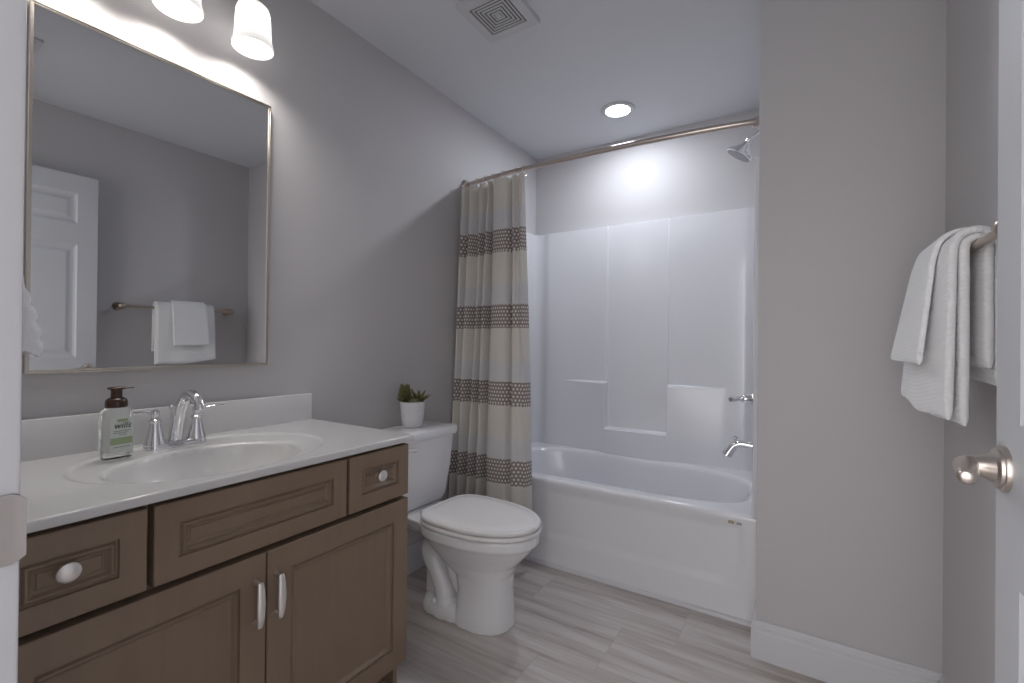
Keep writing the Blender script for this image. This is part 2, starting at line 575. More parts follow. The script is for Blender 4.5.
# --- surround panels: one U-shaped sheet, with the moulded ledges of the back wall
ZT = 1.885
path = []            # (x, y, nx, ny, is_back)
path.append((TX0+0.000, YT+0.000, 0, 0, 0))
def arc(cx, cy, r, a0, a1, n):
    return [(cx + r*math.cos(a0+(a1-a0)*k/n), cy + r*math.sin(a0+(a1-a0)*k/n)) for k in range(n+1)]
lx, rx, rr = 0.026, W1-0.024, 0.055
U = [(0.001, YT+0.012), (0.012, YT+0.010), (0.020, YT+0.014), (0.024, YT+0.022), (0.026, YT+0.035), (lx, YT+0.05)]
U += [(lx, YT+0.05+(TB-rr-YT-0.05)*k/8) for k in range(1, 8)]
U += arc(lx+rr, TB-rr, rr, PI, PI/2, 8)
def cluster(a, b, n, cs, w=0.012, m=9):
    v = {round(a+(b-a)*k/n, 5) for k in range(n+1)}
    for c in cs:
        for k in range(-m, m+1): v.add(round(c + w*k/m*1.25, 5))
    return sorted(x for x in v if a <= x <= b)
XL0, XL1, XR0, XR1 = 0.267, 0.558, 0.940, 1.238
ZL, ZN = 0.882, 0.592
bx = cluster(lx+rr+0.01, rx-rr-0.01, 70, (XL1, XR0))
U += [(x, TB) for x in bx]
U += arc(rx-rr, TB-rr, rr, PI/2, 0, 8)
U += [(rx, TB-rr-(TB-rr-YT-0.05)*k/8) for k in range(1, 9)]
U += [(rx-0.006, YT+0.035), (rx-0.007, YT+0.015), (rx-0.005, YT+0.004), (rx+0.004, YT), (W1-0.002, YT+0.002)]
def lin(a, b, x):
    t = min(1, max(0, (x-a)/(b-a)))
    return t**1.6
def bulge(x, z):
    s = 0.006
    inl = 1-sstep(XL1-s, XL1+s, x); inr = sstep(XR0-s, XR0+s, x)
    up = 0.014*inl + 0.014*inr*(1-0.0*z)
    tl = inl*lin(XL0-0.02, XL1, x); tr = inr*lin(-(XR1+0.02), -XR0, -x)
    low = (1-sstep(ZL-s, ZL+s, z))*(0.45+0.55*max(0, min(1, (z-ZR)/(ZL-ZR))))
    d = up + 0.052*max(tl, tr)*low
    mid = (1-max(inl, inr))*(1-sstep(ZN-s, ZN+s, z))
    return d + (0.014 + 0.052*(0.45+0.55*max(0, min(1, (z-ZR)/(ZL-ZR)))))*mid
zz = [0.16, 0.22, 0.28, 0.34, 0.39] + cluster(ZR-0.003, ZT, 46, (ZL, ZN))
b = bmesh.new()
rows = []
for (x, y) in U:
    bk = abs(y-TB) < 1e-6
    row = [(x, y - (bulge(x, z)*sstep(lx+rr, lx+rr+0.05, x)*sstep(rx-rr, rx-rr-0.05, x) if bk else 0), z if (bk or abs(y-TB) < 0.10) else max(z, ZR-0.003)) for z in zz]
    # rolled top lip, then back to the wall
    x_, y_, _ = row[-1]
    cxn, cyn = (0.74 - x_), (2.3 - y_)
    wallx = 0.001 if x_ < 0.06 else (W1-0.001 if x_ > W1-0.06 else x_)
    wally = YB-0.001 if y_ > TB-0.13 else y_
    if x_ < lx+rr and y_ > TB-rr: wallx, wally = x_-0.022, min(YB-0.001, y_+0.026)
    if x_ > rx-rr and y_ > TB-rr: wallx, wally = min(W1-0.001, x_+0.022), min(YB-0.001, y_+0.026)
    wallx = max(0.001, min(W1-0.001, wallx))
    row.append((x_*0.7+wallx*0.3, y_*0.7+wally*0.3, ZT+0.004)); row.append((wallx, wally, ZT+0.005))
    rows.append(row)
grid(b, rows)
bmesh.ops.dissolve_degenerate(b, edges=b.edges[:], dist=1e-5)
# front flange runs on down beside the apron
obj('surround_wall', b, M['tub'], tub, 50)
# overflow plate and drain
b = bmesh.new(); lathe(b, [(0, 0.012), (0.022, 0.011), (0.034, 0.006), (0.036, 0)], 28, axis_mat((1.399, 2.45, 0.374), (-1, 0, 0.12)))
obj('overflow_plate', b, M['chrome'], tub)
b = bmesh.new(); lathe(b, [(0.03, 0.0), (0.03, 0.004), (0.02, 0.005), (0, 0.003)], 28, Matrix.Translation((1.18, 2.47, 0.0835)))
obj('drain', b, M['chrome'], tub)
# little sticker pair under the rim
b = nbox(1.364, 1.386, YT-0.0012, YT+0.003, 0.393, 0.4045)
obj('sticker', b, M['stickergold'], tub, None, label='small gold sticker')
b = nbox(1.396, 1.414, YT-0.0012, YT+0.003, 0.393, 0.402)
obj('sticker', b, M['stickergrey'], tub, None, label='small grey sticker')

# shower fittings on the right-hand panel
XW = rx - 0.001
sp_ = thing('tub_spout', 'curved chrome bathtub spout low on the shower end wall', 'faucet', (XW, 2.45, 0.65))
b = bmesh.new()
P_ = smoothpath([(XW, 2.45, 0.650), (1.42, 2.45, 0.652), (1.375, 2.45, 0.655), (1.345, 2.45, 0.645), (1.322, 2.45, 0.615), (1.312, 2.45, 0.595)], 5)
tube(b, P_, [0.0175, 0.0175, 0.018, 0.0195, 0.022, 0.025], 20)
lathe(b, [(0.030, 0), (0.030, 0.006), (0.022, 0.014), (0.017, 0.018)], 24, axis_mat((XW, 2.45, 0.65), (-1, 0, 0)))
obj('spout_body', b, M['chrome'], sp_)
b = bmesh.new(); lathe(b, [(0.005, 0), (0.005, 0.018), (0.010, 0.022), (0.012, 0.030), (0.008, 0.037), (0, 0.039)], 18, axis_mat((1.345, 2.45, 0.655), (0.12, 0, 1)))
obj('diverter_knob', b, M['chrome'], sp_)

sv = thing('shower_valve', 'chrome shower valve with lever handle above the tub spout', 'shower valve', (XW, 2.45, 0.872))
b = bmesh.new(); lathe(b, [(0.078, 0), (0.078, 0.004), (0.066, 0.012), (0.03, 0.02), (0.026, 0.03), (0.024, 0.052), (0.02, 0.056), (0, 0.057)], 36, axis_mat((XW, 2.45, 0.872), (-1, 0, 0)))
obj('escutcheon', b, M['chrome'], sv)
b = bmesh.new()
lathe(b, [(0.019, 0), (0.021, 0.012), (0.017, 0.024), (0.010, 0.03), (0, 0.032)], 24, axis_mat((XW-0.057, 2.45, 0.872), (-1, 0, 0)))
tube(b, smoothpath([(XW-0.075, 2.45, 0.872), (XW-0.092, 2.43, 0.873), (XW-0.108, 2.40, 0.869), (XW-0.120, 2.375, 0.872)], 5), [0.013, 0.011, 0.009, 0.0105], 14)
obj('lever_handle', b, M['chrome'], sv)

sh = thing('overhead_shower', 'chrome cone shower head on a bent arm high in the alcove', 'shower head', (W1, 2.45, 2.135))
b = bmesh.new()
tube(b, smoothpath([(W1-0.001, 2.45, 2.132), (1.455, 2.45, 2.132), (1.425, 2.45, 2.123), (1.398, 2.45, 2.104)], 6), 0.0085, 16)
lathe(b, [(0.026, 0), (0.026, 0.004), (0.016, 0.010), (0.009, 0.011)], 24, axis_mat((W1-0.001, 2.45, 2.132), (-1, 0, 0)))
obj('arm', b, M['chrome'], sh)
hd = Vector((-0.56, 0, -0.83))
b = bmesh.new(); lathe(b, [(0, -0.006), (0.012, -0.005), (0.015, 0.004), (0.012, 0.012), (0.014, 0.018), (0.02, 0.028), (0.045, 0.056), (0.06, 0.068), (0.063, 0.073), (0.063, 0.080), (0.058, 0.082)], 36, axis_mat((1.398, 2.45, 2.106), hd))
obj('head', b, M['chrome'], sh)
b = bmesh.new(); lathe(b, [(0.057, 0.0), (0.057, 0.002), (0.04, 0.003), (0, 0.0035)], 36, axis_mat(Vector((1.398, 2.45, 2.106))+hd*0.0815, hd))
obj('spray_face', b, M['darkrubber'], sh)

# curtain rod
rod = thing('curtain_rod', 'bowed brushed nickel shower rod spanning the alcove', 'curtain rod', (0.0, 2.055, 2.01))
def rody(x): return 2.057 - 0.062*max(0.0, math.sin(PI*x/W1))**0.6
b = bmesh.new()
tube(b, [(x, rody(x), 2.010) for x in [0.004 + (W1-0.008)*k/60 for k in range(61)]], 0.0125, 16)
obj('pole', b, M['rod'], rod)
for x, d in ((0.001, 1), (W1-0.001, -1)):
    b = bmesh.new(); lathe(b, [(0.034, 0), (0.034, 0.006), (0.026, 0.014), (0.019, 0.022), (0.017, 0.034), (0.0135, 0.036)], 28, axis_mat((x, 2.055, 2.01), (d, -0.1, 0)))
    obj('end_flange', b, M['rod'], rod)

# curtain
top = [(.008, 2.034), (.022, 2.000), (.052, 1.968), (.082, 2.012), (.108, 1.965), (.140, 2.022), (.166, 1.972), (.190, 2.020), (.222, 1.962), (.242, 2.020), (.262, 1.966), (.330, 1.966), (.356, 2.016), (.376, 1.960), (.404, 1.985), (.422, 1.962), (.434, 1.985)]
bot = [(.008, 2.030), (.008, 1.975), (.010, 1.925), (.036, 1.962), (.062, 1.922), (.098, 2.000), (.122, 1.930), (.158, 2.000), (.186, 1.925), (.222, 2.005), (.250, 1.928), (.352, 1.922), (.392, 1.950), (.420, 1.925), (.455, 1.935), (.478, 1.945), (.486, 2.010)]
tp = smoothpath([(x, y, 0) for x, y in top], 9); bp = smoothpath([(x, y, 0) for x, y in bot], 9)
ulen = [0.0]
for a_, b_ in zip(bp, bp[1:]): ulen.append(ulen[-1] + (b_-a_).length)
ZC1, ZC0, NV = 1.978, 0.10, 60
pts, uv = [], []
for i in range(len(tp)):
    prow, urow = [], []
    for k in range(NV+1):
        t = k/NV
        w = sstep(0, 1, t)*0.35 + t*0.65
        p = tp[i]*(1-w) + bp[i]*w
        sag = 0.008*math.sin(i*0.7)**2*(1-t)
        z = ZC1 + (ZC0-ZC1)*t - sag
        prow.append((p.x + 0.004*math.sin(3.1*t+i*.13), p.y + 0.004*math.sin(7*t+i*0.21), z)); urow.append((ulen[i]*1.15, z))
    pts.append(prow); uv.append(urow)
b = bmesh.new(); solid_grid(b, pts, 0.0022, uv)
cur = obj('shower_curtain', b, M['curtain'], None, 60)
tag(cur, 'cream shower curtain with taupe dotted bands gathered at the left end of the rod', 'shower curtain')
# rings
ring_x = (.030, .108, .166, .222, .290, .376, .420)
proto = None
for i, x in enumerate(ring_x):
    if proto is None:
        proto = thing('curtain_ring', '', 'curtain ring', (0, 0, 0), 'rings along the curtain rod')
        b = bmesh.new()
        tube(b, [(0.0015*math.sin(2*a), 0.025*math.sin(a), -0.008 + 0.025*math.cos(a)) for a in [2*PI*k/32 for k in range(33)]], 0.0024, 8, cap=False)
        bmesh.ops.remove_doubles(b, verts=b.verts[:], dist=1e-5)
        obj('wire_loop', b, M['nickel'], proto)
        b = bmesh.new()
        for k in range(5):
            r_ = bmesh.ops.create_uvsphere(b, u_segments=10, v_segments=6, radius=0.0034)
            a = (-0.8 + 0.4*k)
            for v in r_['verts']: v.co += Vector((0, 0.025*math.sin(a), -0.008+0.025*math.cos(a)))
        obj('roller_bead', b, M['rod'], proto)
        o = proto
    else:
        o = copy_tree(proto)
    o.location = (x, rody(x), 2.010)
    o['label'] = ['leftmost curtain ring on the rod, beside the left wall', 'second curtain ring from the left wall on the rod', 'third curtain ring from the left wall on the rod',
                  'middle one of the seven curtain rings on the rod', 'third curtain ring from the open end of the curtain', 'second curtain ring from the open end of the curtain',
                  'rightmost curtain ring, at the open edge of the curtain'][i]

# ================================================================== VANITY
VX = 0.513            # face-frame plane
FX = 0.545            # door faces
VY0, VY1 = 0.152, 1.090
van = thing('vanity_cabinet', 'brown stained wood vanity cabinet with two doors and two drawers', 'cabinet', (0.27, 0.62, 0))
b = bmesh.new()
box(b, 0.003, VX-0.018, VY0, VY0+0.016, 0.0, 0.803)
box(b, 0.003, VX-0.018, VY1-0.016, VY1, 0.0, 0.803)
box(b, 0.003, VX-0.018, VY0+0.016, VY1-0.016, 0.095, 0.11)
box(b, 0.003, 0.009, VY0+0.016, VY1-0.016, 0.11, 0.70)
obj('cabinet_box', b, M['wood'], van, None)
b = bmesh.new()
box(b, VX-0.018, VX, VY0, VY0+0.04, 0.10, 0.803)
box(b, VX-0.018, VX, VY1-0.04, VY1, 0.10, 0.803)
for z0, z1 in ((0.10, 0.135), (0.615, 0.65), (0.775, 0.803)): box(b, VX-0.009, VX, VY0+0.04, VY1-0.04, z0, z1)
for y in (0.388, 0.852): box(b, VX-0.018, VX, y-0.02, y+0.02, 0.65, 0.775)
box(b, VX-0.018, VX, 0.60, 0.642, 0.135, 0.615)
obj('face_frame', b, M['wood'], van, None)
obj('toe_kick', nbox(VX-0.085, VX-0.07, VY0+0.016, VY1-0.016, 0.0, 0.094), M['wood'], van, None)
# side bracket foot at the right corner
b = bmesh.new()
foot = [(VX-0.001, 0.099), (VX-0.001, 0.085), (VX-0.012, 0.083), (VX-0.020, 0.074), (VX-0.034, 0.068), (VX-0.05, 0.050), (VX-0.069, 0.0), (VX-0.0865, 0.0), (VX-0.0865, 0.099)]
loft(b, [[(x, y, z) for x, z in foot] for y in (VY1-0.018, VY1)])
obj('bracket', b, M['wood'], van, None)

def front(y0, y1, z0, z1, fr, door=False):
    b = bmesh.new()
    d = FX-VX
    rings = [(0.0, 0.0005), (0.0, d-0.002), (0.002, d), (fr, d), (fr+0.0012, d-0.0060), (fr+0.0045, d-0.0060), (fr+0.0085, d-0.0015), (fr+0.0115, d-0.0015)]
    rings += [(fr+0.016, d-0.008), (fr+0.020, d-0.0105), (fr+0.022, d-0.0105)]
    if not door: rings += [(fr+0.024, d-0.0085), (fr+0.027, d-0.0085)]
    panel(b, (VX, y0, z0), (0, 1, 0), (0, 0, 1), (1, 0, 0), y1-y0, z1-z0, rings)
    return b
def knob(parent, y, z):
    b = bmesh.new()
    lathe(b, [(0.0085, 0), (0.0085, 0.002), (0.006, 0.006), (0.0055, 0.013), (0.008, 0.016), (0.0155, 0.019), (0.017, 0.022), (0.0165, 0.0255), (0.012, 0.0285), (0, 0.0295)], 28, axis_mat((FX-0.0085, y, z), (1, 0, 0)))
    return obj('knob', b, M['pull'], parent)
def pull(parent, y, zc):
    b = bmesh.new()
    path = smoothpath([(FX+0.024, y, zc-0.051), (FX+0.0275, y, zc-0.03), (FX+0.029, y, zc), (FX+0.0275, y, zc+0.03), (FX+0.024, y, zc+0.051)], 6)
    tube(b, path, [0.0062, 0.0088, 0.0102, 0.0088, 0.0062], 16, flat=((1, 0, 0), 0.5))
    for s in (-1, 1):
        tube(b, smoothpath([(FX-0.0005, y, zc+s*0.0475), (FX+0.012, y, zc+s*0.0475), (FX+0.025, y, zc+s*0.047)], 4), [0.0062, 0.0045, 0.0048], 14)
    return obj('pull_handle', b, M['pull'], parent)
for y0, y1, z0, z1 in ((0.165, 0.383, 0.638, 0.797), (0.856, 1.084, 0.638, 0.797)):
    d_ = obj('drawer', front(y0, y1, z0, z1, 0.043), M['wood'], van, 20)
    knob(d_, (y0+y1)/2-0.008, (z0+z1)/2+0.008)
obj('false_drawer_front', front(0.394, 0.846, 0.638, 0.797, 0.043), M['wood'], van, 20)
for y0, y1, yp in ((0.165, 0.6195, 0.592), (0.6225, 1.084, 0.642)):
    d_ = obj('door', front(y0, y1, 0.103, 0.624, 0.060, True), M['wood'], van, 20)
    pull(d_, yp, 0.517)

# countertop with moulded bowl
vt = thing('countertop', 'white cultured marble vanity top with moulded oval sink and backsplash', 'countertop', (0.27, 0.62, 0.826))
CX0, CX1, CY0, CY1, CZ = 0.001, 0.552, 0.132, 1.100, 0.826
icx, icy, iax, iay = 0.338, 0.598, 0.163, 0.215
ocx, ocy, oax, oay = 0.290, 0.617, 0.238, 0.290
def topz(x, y):
    eo = math.sqrt(((x-ocx)/oax)**2 + ((y-ocy)/oay)**2)
    z = CZ - 0.0045*sstep(1.0, 0.965, eo)
    e = math.sqrt(((x-icx)/iax)**2 + ((y-icy)/iay)**2)
    if e < 1.06:
        z -= 0.004*sstep(1.06, 1.0, e)
    if e < 1.0:
        z -= 0.125*(1-e**2.6)**0.8
    return z
nx_, ny_ = 150, 240
r_e = 0.005
xs = [CX0 + (CX1-CX0-r_e)*i/nx_ for i in range(nx_+1)]
ys = [CY0 + (CY1-CY0-r_e)*j/ny_ for j in range(ny_+1)]
b = bmesh.new()
pts = []
ex = [(CX1-r_e+r_e*math.sin(k/4*PI/2), -r_e*(1-math.cos(k/4*PI/2))) for k in range(1, 5)] + [(CX1, -0.017), (CX1-0.002, -0.0195), (CX1-0.03, -0.020)]
ey = [(CY1-r_e+r_e*math.sin(k/4*PI/2), -r_e*(1-math.cos(k/4*PI/2))) for k in range(1, 5)] + [(CY1, -0.017), (CY1-0.001, -0.0195), (CY1-0.014, -0.020)]
X_ = [(x, 0) for x in xs] + ex
Y_ = [(CY0+0.012, -0.020), (CY0, -0.020)] + [(y, 0) for y in ys] + ey
for x, dx in X_:
    pts.append([(x, y, topz(x, y) + min(dx, dy)) for y, dy in Y_])
grid(b, pts)
obj('counter_slab', b, M['top'], vt, 40)
obj('backsplash', nbox(0.001, 0.021, CY0+0.001, CY1-0.006, CZ-0.002, CZ+0.100, bev=0.004), M['top'], vt)
b = bmesh.new(); lathe(b, [(0.021, 0), (0.021, 0.003), (0.015, 0.004), (0.012, 0.001), (0, 0.003)], 24, Matrix.Translation((icx, icy, topz(icx, icy)-0.0005)))
obj('sink_drain', b, M['chrome'], vt)

# faucet
FXc, FYc = 0.100, 0.607
zt = CZ - 0.0044
fa = thing('sink_faucet', 'chrome two-handle faucet with arched spout at the back of the sink', 'faucet', (FXc, FYc, zt))
b = bmesh.new()
prof = [(0.026, 0.0), (0.026, 0.010), (0.023, 0.016), (0.018, 0.0185)]
rings = []
for r, z in prof:
    ring = []
    for k in range(40):
        a = 2*PI*k/40
        ring.append((FXc + r*math.cos(a), FYc + (0.0515 if math.sin(a) >= 0 else -0.0515) + r*math.sin(a), zt+z))
    rings.append(ring)
loft(b, rings)
obj('base_plate', b, M['chrome'], fa)
b = bmesh.new()
sp = smoothpath([(FXc-0.006, FYc, zt+0.012), (FXc-0.001, FYc+0.002, zt+0.05), (FXc+0.010, FYc+0.005, zt+0.098), (FXc+0.030, FYc+0.008, zt+0.135), (FXc+0.060, FYc+0.010, zt+0.150), (FXc+0.092, FYc+0.012, zt+0.142), (FXc+0.108, FYc+0.012, zt+0.124), (FXc+0.111, FYc+0.012, zt+0.117)], 6)
tube(b, sp, [0.0190, 0.0170, 0.0155, 0.0145, 0.0140, 0.0135, 0.0130, 0.0125], 24)
obj('spout', b, M['chrome'], fa)
b = bmesh.new(); lathe(b, [(0.0135, 0), (0.0145, 0.002), (0.0145, 0.010), (0.012, 0.013), (0, 0.0125)], 24, axis_mat((FXc+0.1105, FYc+0.012, zt+0.121), (0.15, 0, -1)))
obj('aerator', b, M['chrome'], fa)
b = bmesh.new()
tube(b, [(FXc-0.030, FYc, zt+0.005), (FXc-0.034, FYc, zt+0.10)], 0.0025, 10)
lathe(b, [(0.003, 0), (0.006, 0.006), (0.006, 0.012), (0.003, 0.018), (0, 0.019)], 14, Matrix.Translation((FXc-0.034, FYc, zt+0.098)))
obj('lift_rod', b, M['chrome'], fa)
for s in (-1, 1):
    b = bmesh.new()
    hy = FYc + s*0.0515
    lathe(b, [(0.0255, 0.010), (0.026, 0.016), (0.023, 0.024), (0.019, 0.040), (0.0155, 0.056), (0.013, 0.068), (0.0125, 0.073), (0.0145, 0.076), (0.0145, 0.080), (0.010, 0.083), (0.008, 0.088),
              (0.0105, 0.094), (0.0115, 0.100), (0.009, 0.106), (0.004, 0.109), (0, 0.110)], 28, Matrix.Translation((FXc, hy, zt)))
    tube(b, smoothpath([(FXc, hy, zt+0.099), (FXc+0.008, hy+s*0.018, zt+0.101), (FXc+0.016, hy+s*0.040, zt+0.106), (FXc+0.022, hy+s*0.066, zt+0.106)], 6), [0.006, 0.0062, 0.0072, 0.0055], 14, flat=((0, 0, 1), 0.6))
    obj('lever_handle', b, M['chrome'], fa)

# foaming soap bottle
SX, SY = 0.158, 0.452
sb = thing('soap_dispenser', 'clear foaming soap bottle with brown pump beside the sink', 'soap bottle', (SX, SY, CZ))
sd = Vector((0.990, 0.139, 0))   # towards the viewer, for the label side
sx = Vector((-0.139, 0.990, 0))
def rrect(w, d, z, n=9, e=4.0):
    out = []
    for k in range(4*n):
        a = 2*PI*k/(4*n)
        c, s = math.cos(a), math.sin(a)
        r = (abs(c/w)**e + abs(s/d)**e)**(-1/e)
        v = sx*(c*r) + sd*(s*r)
        out.append((SX+v.x, SY+v.y, z))
    return out
b = bmesh.new()
zb = CZ-0.0005
loft(b, [rrect(0.024, 0.019, zb), rrect(0.0295, 0.0235, zb+0.003), rrect(0.031, 0.025, zb+0.010), rrect(0.031, 0.025, zb+0.112), rrect(0.029, 0.0235, zb+0.120), rrect(0.0245, 0.0215, zb+0.126, e=2.6), rrect(0.0205, 0.0205, zb+0.129, e=2)])
obj('bottle', b, M['soap'], sb)
b = bmesh.new()
lathe(b, [(0.0215, 0.1285), (0.0225, 0.130), (0.0225, 0.142), (0.021, 0.147), (0.017, 0.151), (0.0125, 0.153), (0.0115, 0.156), (0.0115, 0.170), (0.0125, 0.172), (0.0125, 0.174), (0, 0.1745)], 32, Matrix.Translation((SX, SY, CZ)))
obj('collar', b, M['pump'], sb)
b = bmesh.new()
pd = Vector((0.35, 0.94, 0))
c0 = Vector((SX, SY, CZ+0.176))
tube(b, [c0-pd*0.018, c0-pd*0.012, c0, c0+pd*0.014, c0+pd*0.024+Vector((0, 0, 0.001)), c0+pd*0.034+Vector((0, 0, 0.001))], [0.006, 0.0115, 0.013, 0.0105, 0.0075, 0.0055], 18, flat=((0, 0, 1), 0.32))
obj('pump_head', b, M['pump'], sb)
# label on the face turned to the right
ln = (sd*0.80 + sx*0.60).normalized()
def on_face(u, z, off):     # u along sx on the front face
    e = 4.0
    y_ = 0.0252*(1-min(0.999, abs(u/0.0312))**e)**(1/e)
    v = sx*u + sd*(y_+off)
    return (SX+v.x, SY+v.y, z)
def strip(u0, u1, z0, z1, off):
    b = bmesh.new()
    us = [u0+(u1-u0)*k/10 for k in range(11)]
    fr_ = [[on_face(u, z, off) for z in (z0, z1)] for u in us]
    bk_ = [[on_face(u, z, off-0.0006) for z in (z0, z1)] for u in us]
    loft(b, [[f[0], f[1], k[1], k[0]] for f, k in zip(fr_, bk_)])
    return b
lab = obj('label', strip(-0.0235, 0.0245, CZ+0.018, CZ+0.104, 0.0008), M['label'], sb)
obj('green_band', strip(-0.023, 0.024, CZ+0.038, CZ+0.055, 0.0012), M['labelgreen'], lab)
obj('green_band', strip(-0.010, 0.012, CZ+0.094, CZ+0.101, 0.0012), M['labelgreen'], lab)
for z, u0, u1 in ((0.0705, -0.018, 0.019), (0.066, -0.018, 0.012), (0.061, -0.006, 0.010), (0.031, -0.018, 0.020)):
    obj('text_line', strip(u0, u1, CZ+z, CZ+z+0.0011, 0.0012), M['ink'], lab)
fc = bpy.data.curves.new('brand_word', 'FONT'); fc.body = 'wills'; fc.size = 0.021; fc.shear = 0.3; fc.extrude = 0.0002; fc.align_x = 'CENTER'
fo = bpy.data.objects.new('brand_word_source', fc); COL.objects.link(fo)
dg = bpy.context.evaluated_depsgraph_get()
me = bpy.data.meshes.new_from_object(fo.evaluated_get(dg))
bpy.data.objects.remove(fo)
b = bmesh.new(); b.from_mesh(me)
bpy.data.meshes.remove(me)
for v in b.verts:
    u = 0.0005 + v.co.x
    p = on_face(u, CZ + 0.078 + v.co.y, 0.0014 + v.co.z)
    v.co = Vector(p)
obj('brand_word', b, M['ink'], lab, None)

# ================================================================== MIRROR + VANITY LIGHT
mi = thing('wall_mirror', 'rectangular wall mirror in a thin nickel frame above the vanity', 'mirror', (0.0, 0.62, 1.038))
MY0, MY1, MZ0, MZ1 = 0.316, 0.920, 1.038, 1.956
fw = 0.009
b = bmesh.new()
prof = [(0.0, 0.001), (0.0, 0.020), (0.0015, 0.0215), (0.0035, 0.0215), (0.0045, 0.019), (0.0075, 0.019), (fw, 0.0165), (fw, 0.001)]
rings = []
for ins, d in prof:
    rings.append([(d, MY0+ins, MZ0+ins), (d, MY1-ins, MZ0+ins), (d, MY1-ins, MZ1-ins), (d, MY0+ins, MZ1-ins)])
loft(b, rings+[rings[0]], True, False, False)
bmesh.ops.remove_doubles(b, verts=b.verts[:], dist=1e-6)
obj('frame', b, M['frame'], mi, 20)
obj('mirror_glass', nbox(0.002, 0.014, MY0+fw, MY1-fw, MZ0+fw, MZ1-fw), M['mirror'], mi, None)

vl = thing('vanity_light', 'three-shade vanity light with opal glass shades above the mirror', 'wall light', (0.0, 0.595, 2.25))
b = bmesh.new(); box(b, 0.001, 0.024, 0.51, 0.68, 2.215, 2.315, bev=0.008, seg=3)
obj('back_plate', b, M['nickel'], vl)
b = bmesh.new()
tube(b, [(0.060, 0.345, 2.268), (0.060, 0.845, 2.268)], 0.008, 14)
tube(b, [(0.02, 0.595, 2.268), (0.060, 0.595, 2.268)], 0.010, 14)
obj('cross_bar', b, M['nickel'], vl)
for x, y in SHADES:
    b = bmesh.new()
    tube(b, smoothpath([(0.060, y, 2.268), (0.085, y, 2.275), (0.104, y, 2.262), (x, y, 2.235)], 6), 0.006, 12)
    lathe(b, [(0.006, 0.045), (0.014, 0.04), (0.022, 0.022), (0.024, 0.0), (0.0, -0.001)], 24, Matrix.Translation((x, y, 2.205)))
    ho = obj('lamp_holder', b, M['nickel'], vl)
    b = bmesh.new()
    outer = [(0.023, 2.210), (0.036, 2.207), (0.045, 2.198), (0.0495, 2.184), (0.051, 2.165), (0.0525, 2.13), (0.0545, 2.10), (0.057, 2.088), (0.060, 2.078), (0.0605, 2.070), (0.059, 2.067)]
    inner = [(0.0565, 2.070), (0.053, 2.085), (0.0505, 2.10), (0.0485, 2.13), (0.047, 2.165), (0.045, 2.182), (0.040, 2.194), (0.022, 2.204)]
    lathe(b, outer+inner, 40, Matrix.Translation((x, y, 0)))
    s_ = obj('shade', b, M['shade'], vl, 50)
    b = bmesh.new()
    lathe(b, [(0.012, 2.200), (0.013, 2.175), (0.022, 2.150), (0.0285, 2.125), (0.0275, 2.105), (0.019, 2.090), (0.008, 2.084), (0, 2.083)], 24, Matrix.Translation((x, y, 0)))
    obj('bulb', b, M['bulb'], ho)
    L = lamp('bulb_lamp', 'AREA', (x, y, 2.074), BULB_W, 0.095, (1.0, 0.96, 0.90))
    L.data.spread = math.radians(150)

# ================================================================== CEILING FITTINGS
cl = thing('recessed_light', 'round white recessed ceiling light over the bathtub', 'ceiling light', (CAN[0], CAN[1], H))
b = bmesh.new(); lathe(b, [(0.093, 0.0), (0.093, -0.004), (0.088, -0.009), (0.075, -0.011), (0.069, -0.009), (0.066, -0.0005)], 48, Matrix.Translation((CAN[0], CAN[1], H)))
obj('trim_ring', b, M['vent'], cl)
b = bmesh.new(); lathe(b, [(0.067, -0.001), (0.067, -0.004), (0.05, -0.006), (0, -0.007)], 48, Matrix.Translation((CAN[0], CAN[1], H)))
obj('lens', b, M['lens'], cl)

vx0, vx1, vy0, vy1, vz = 0.470, 0.712, 1.385, 1.625, H
ev = thing('exhaust_fan_grille', 'square white exhaust fan grille with concentric slots on the ceiling', 'ceiling vent', ((vx0+vx1)/2, (vy0+vy1)/2, H))
b = bmesh.new()
def sqring(b, cx, cy, h0, h1, z0, z1):
    rr_ = []
    for h_, z in ((h1, z0), (h1, z1), (h0, z1), (h0, z0)):
        rr_.append([(cx-h_, cy-h_, z), (cx+h_, cy-h_, z), (cx+h_, cy+h_, z), (cx-h_, cy+h_, z)])
    loft(b, rr_+[rr_[0]], True, False, False)
    bmesh.ops.remove_doubles(b, verts=b.verts[:], dist=1e-6)
vcx, vcy = (vx0+vx1)/2, (vy0+vy1)/2
sqring(b, vcx, vcy, 0.083, 0.121, vz-0.001, vz-0.020)
obj('frame', b, M['vent'], ev, None)
obj('slot_shade', nbox(vcx-0.084, vcx+0.084, vcy-0.084, vcy+0.084, vz-0.0155, vz-0.001), M['ventdark'], ev, None)  # dark-coloured block stands in for the shade inside the slots
for k in range(5):
    h1 = 0.0765 - 0.0138*k
    b = bmesh.new(); sqring(b, vcx, vcy, h1-0.0073, h1, vz-0.0165, vz-0.0195)
    obj('louver', b, M['vent'], ev, None)
obj('centre_plate', nbox(vcx-0.0105, vcx+0.0105, vcy-0.0105, vcy+0.0105, vz-0.0195, vz-0.0165), M['vent'], ev, None)
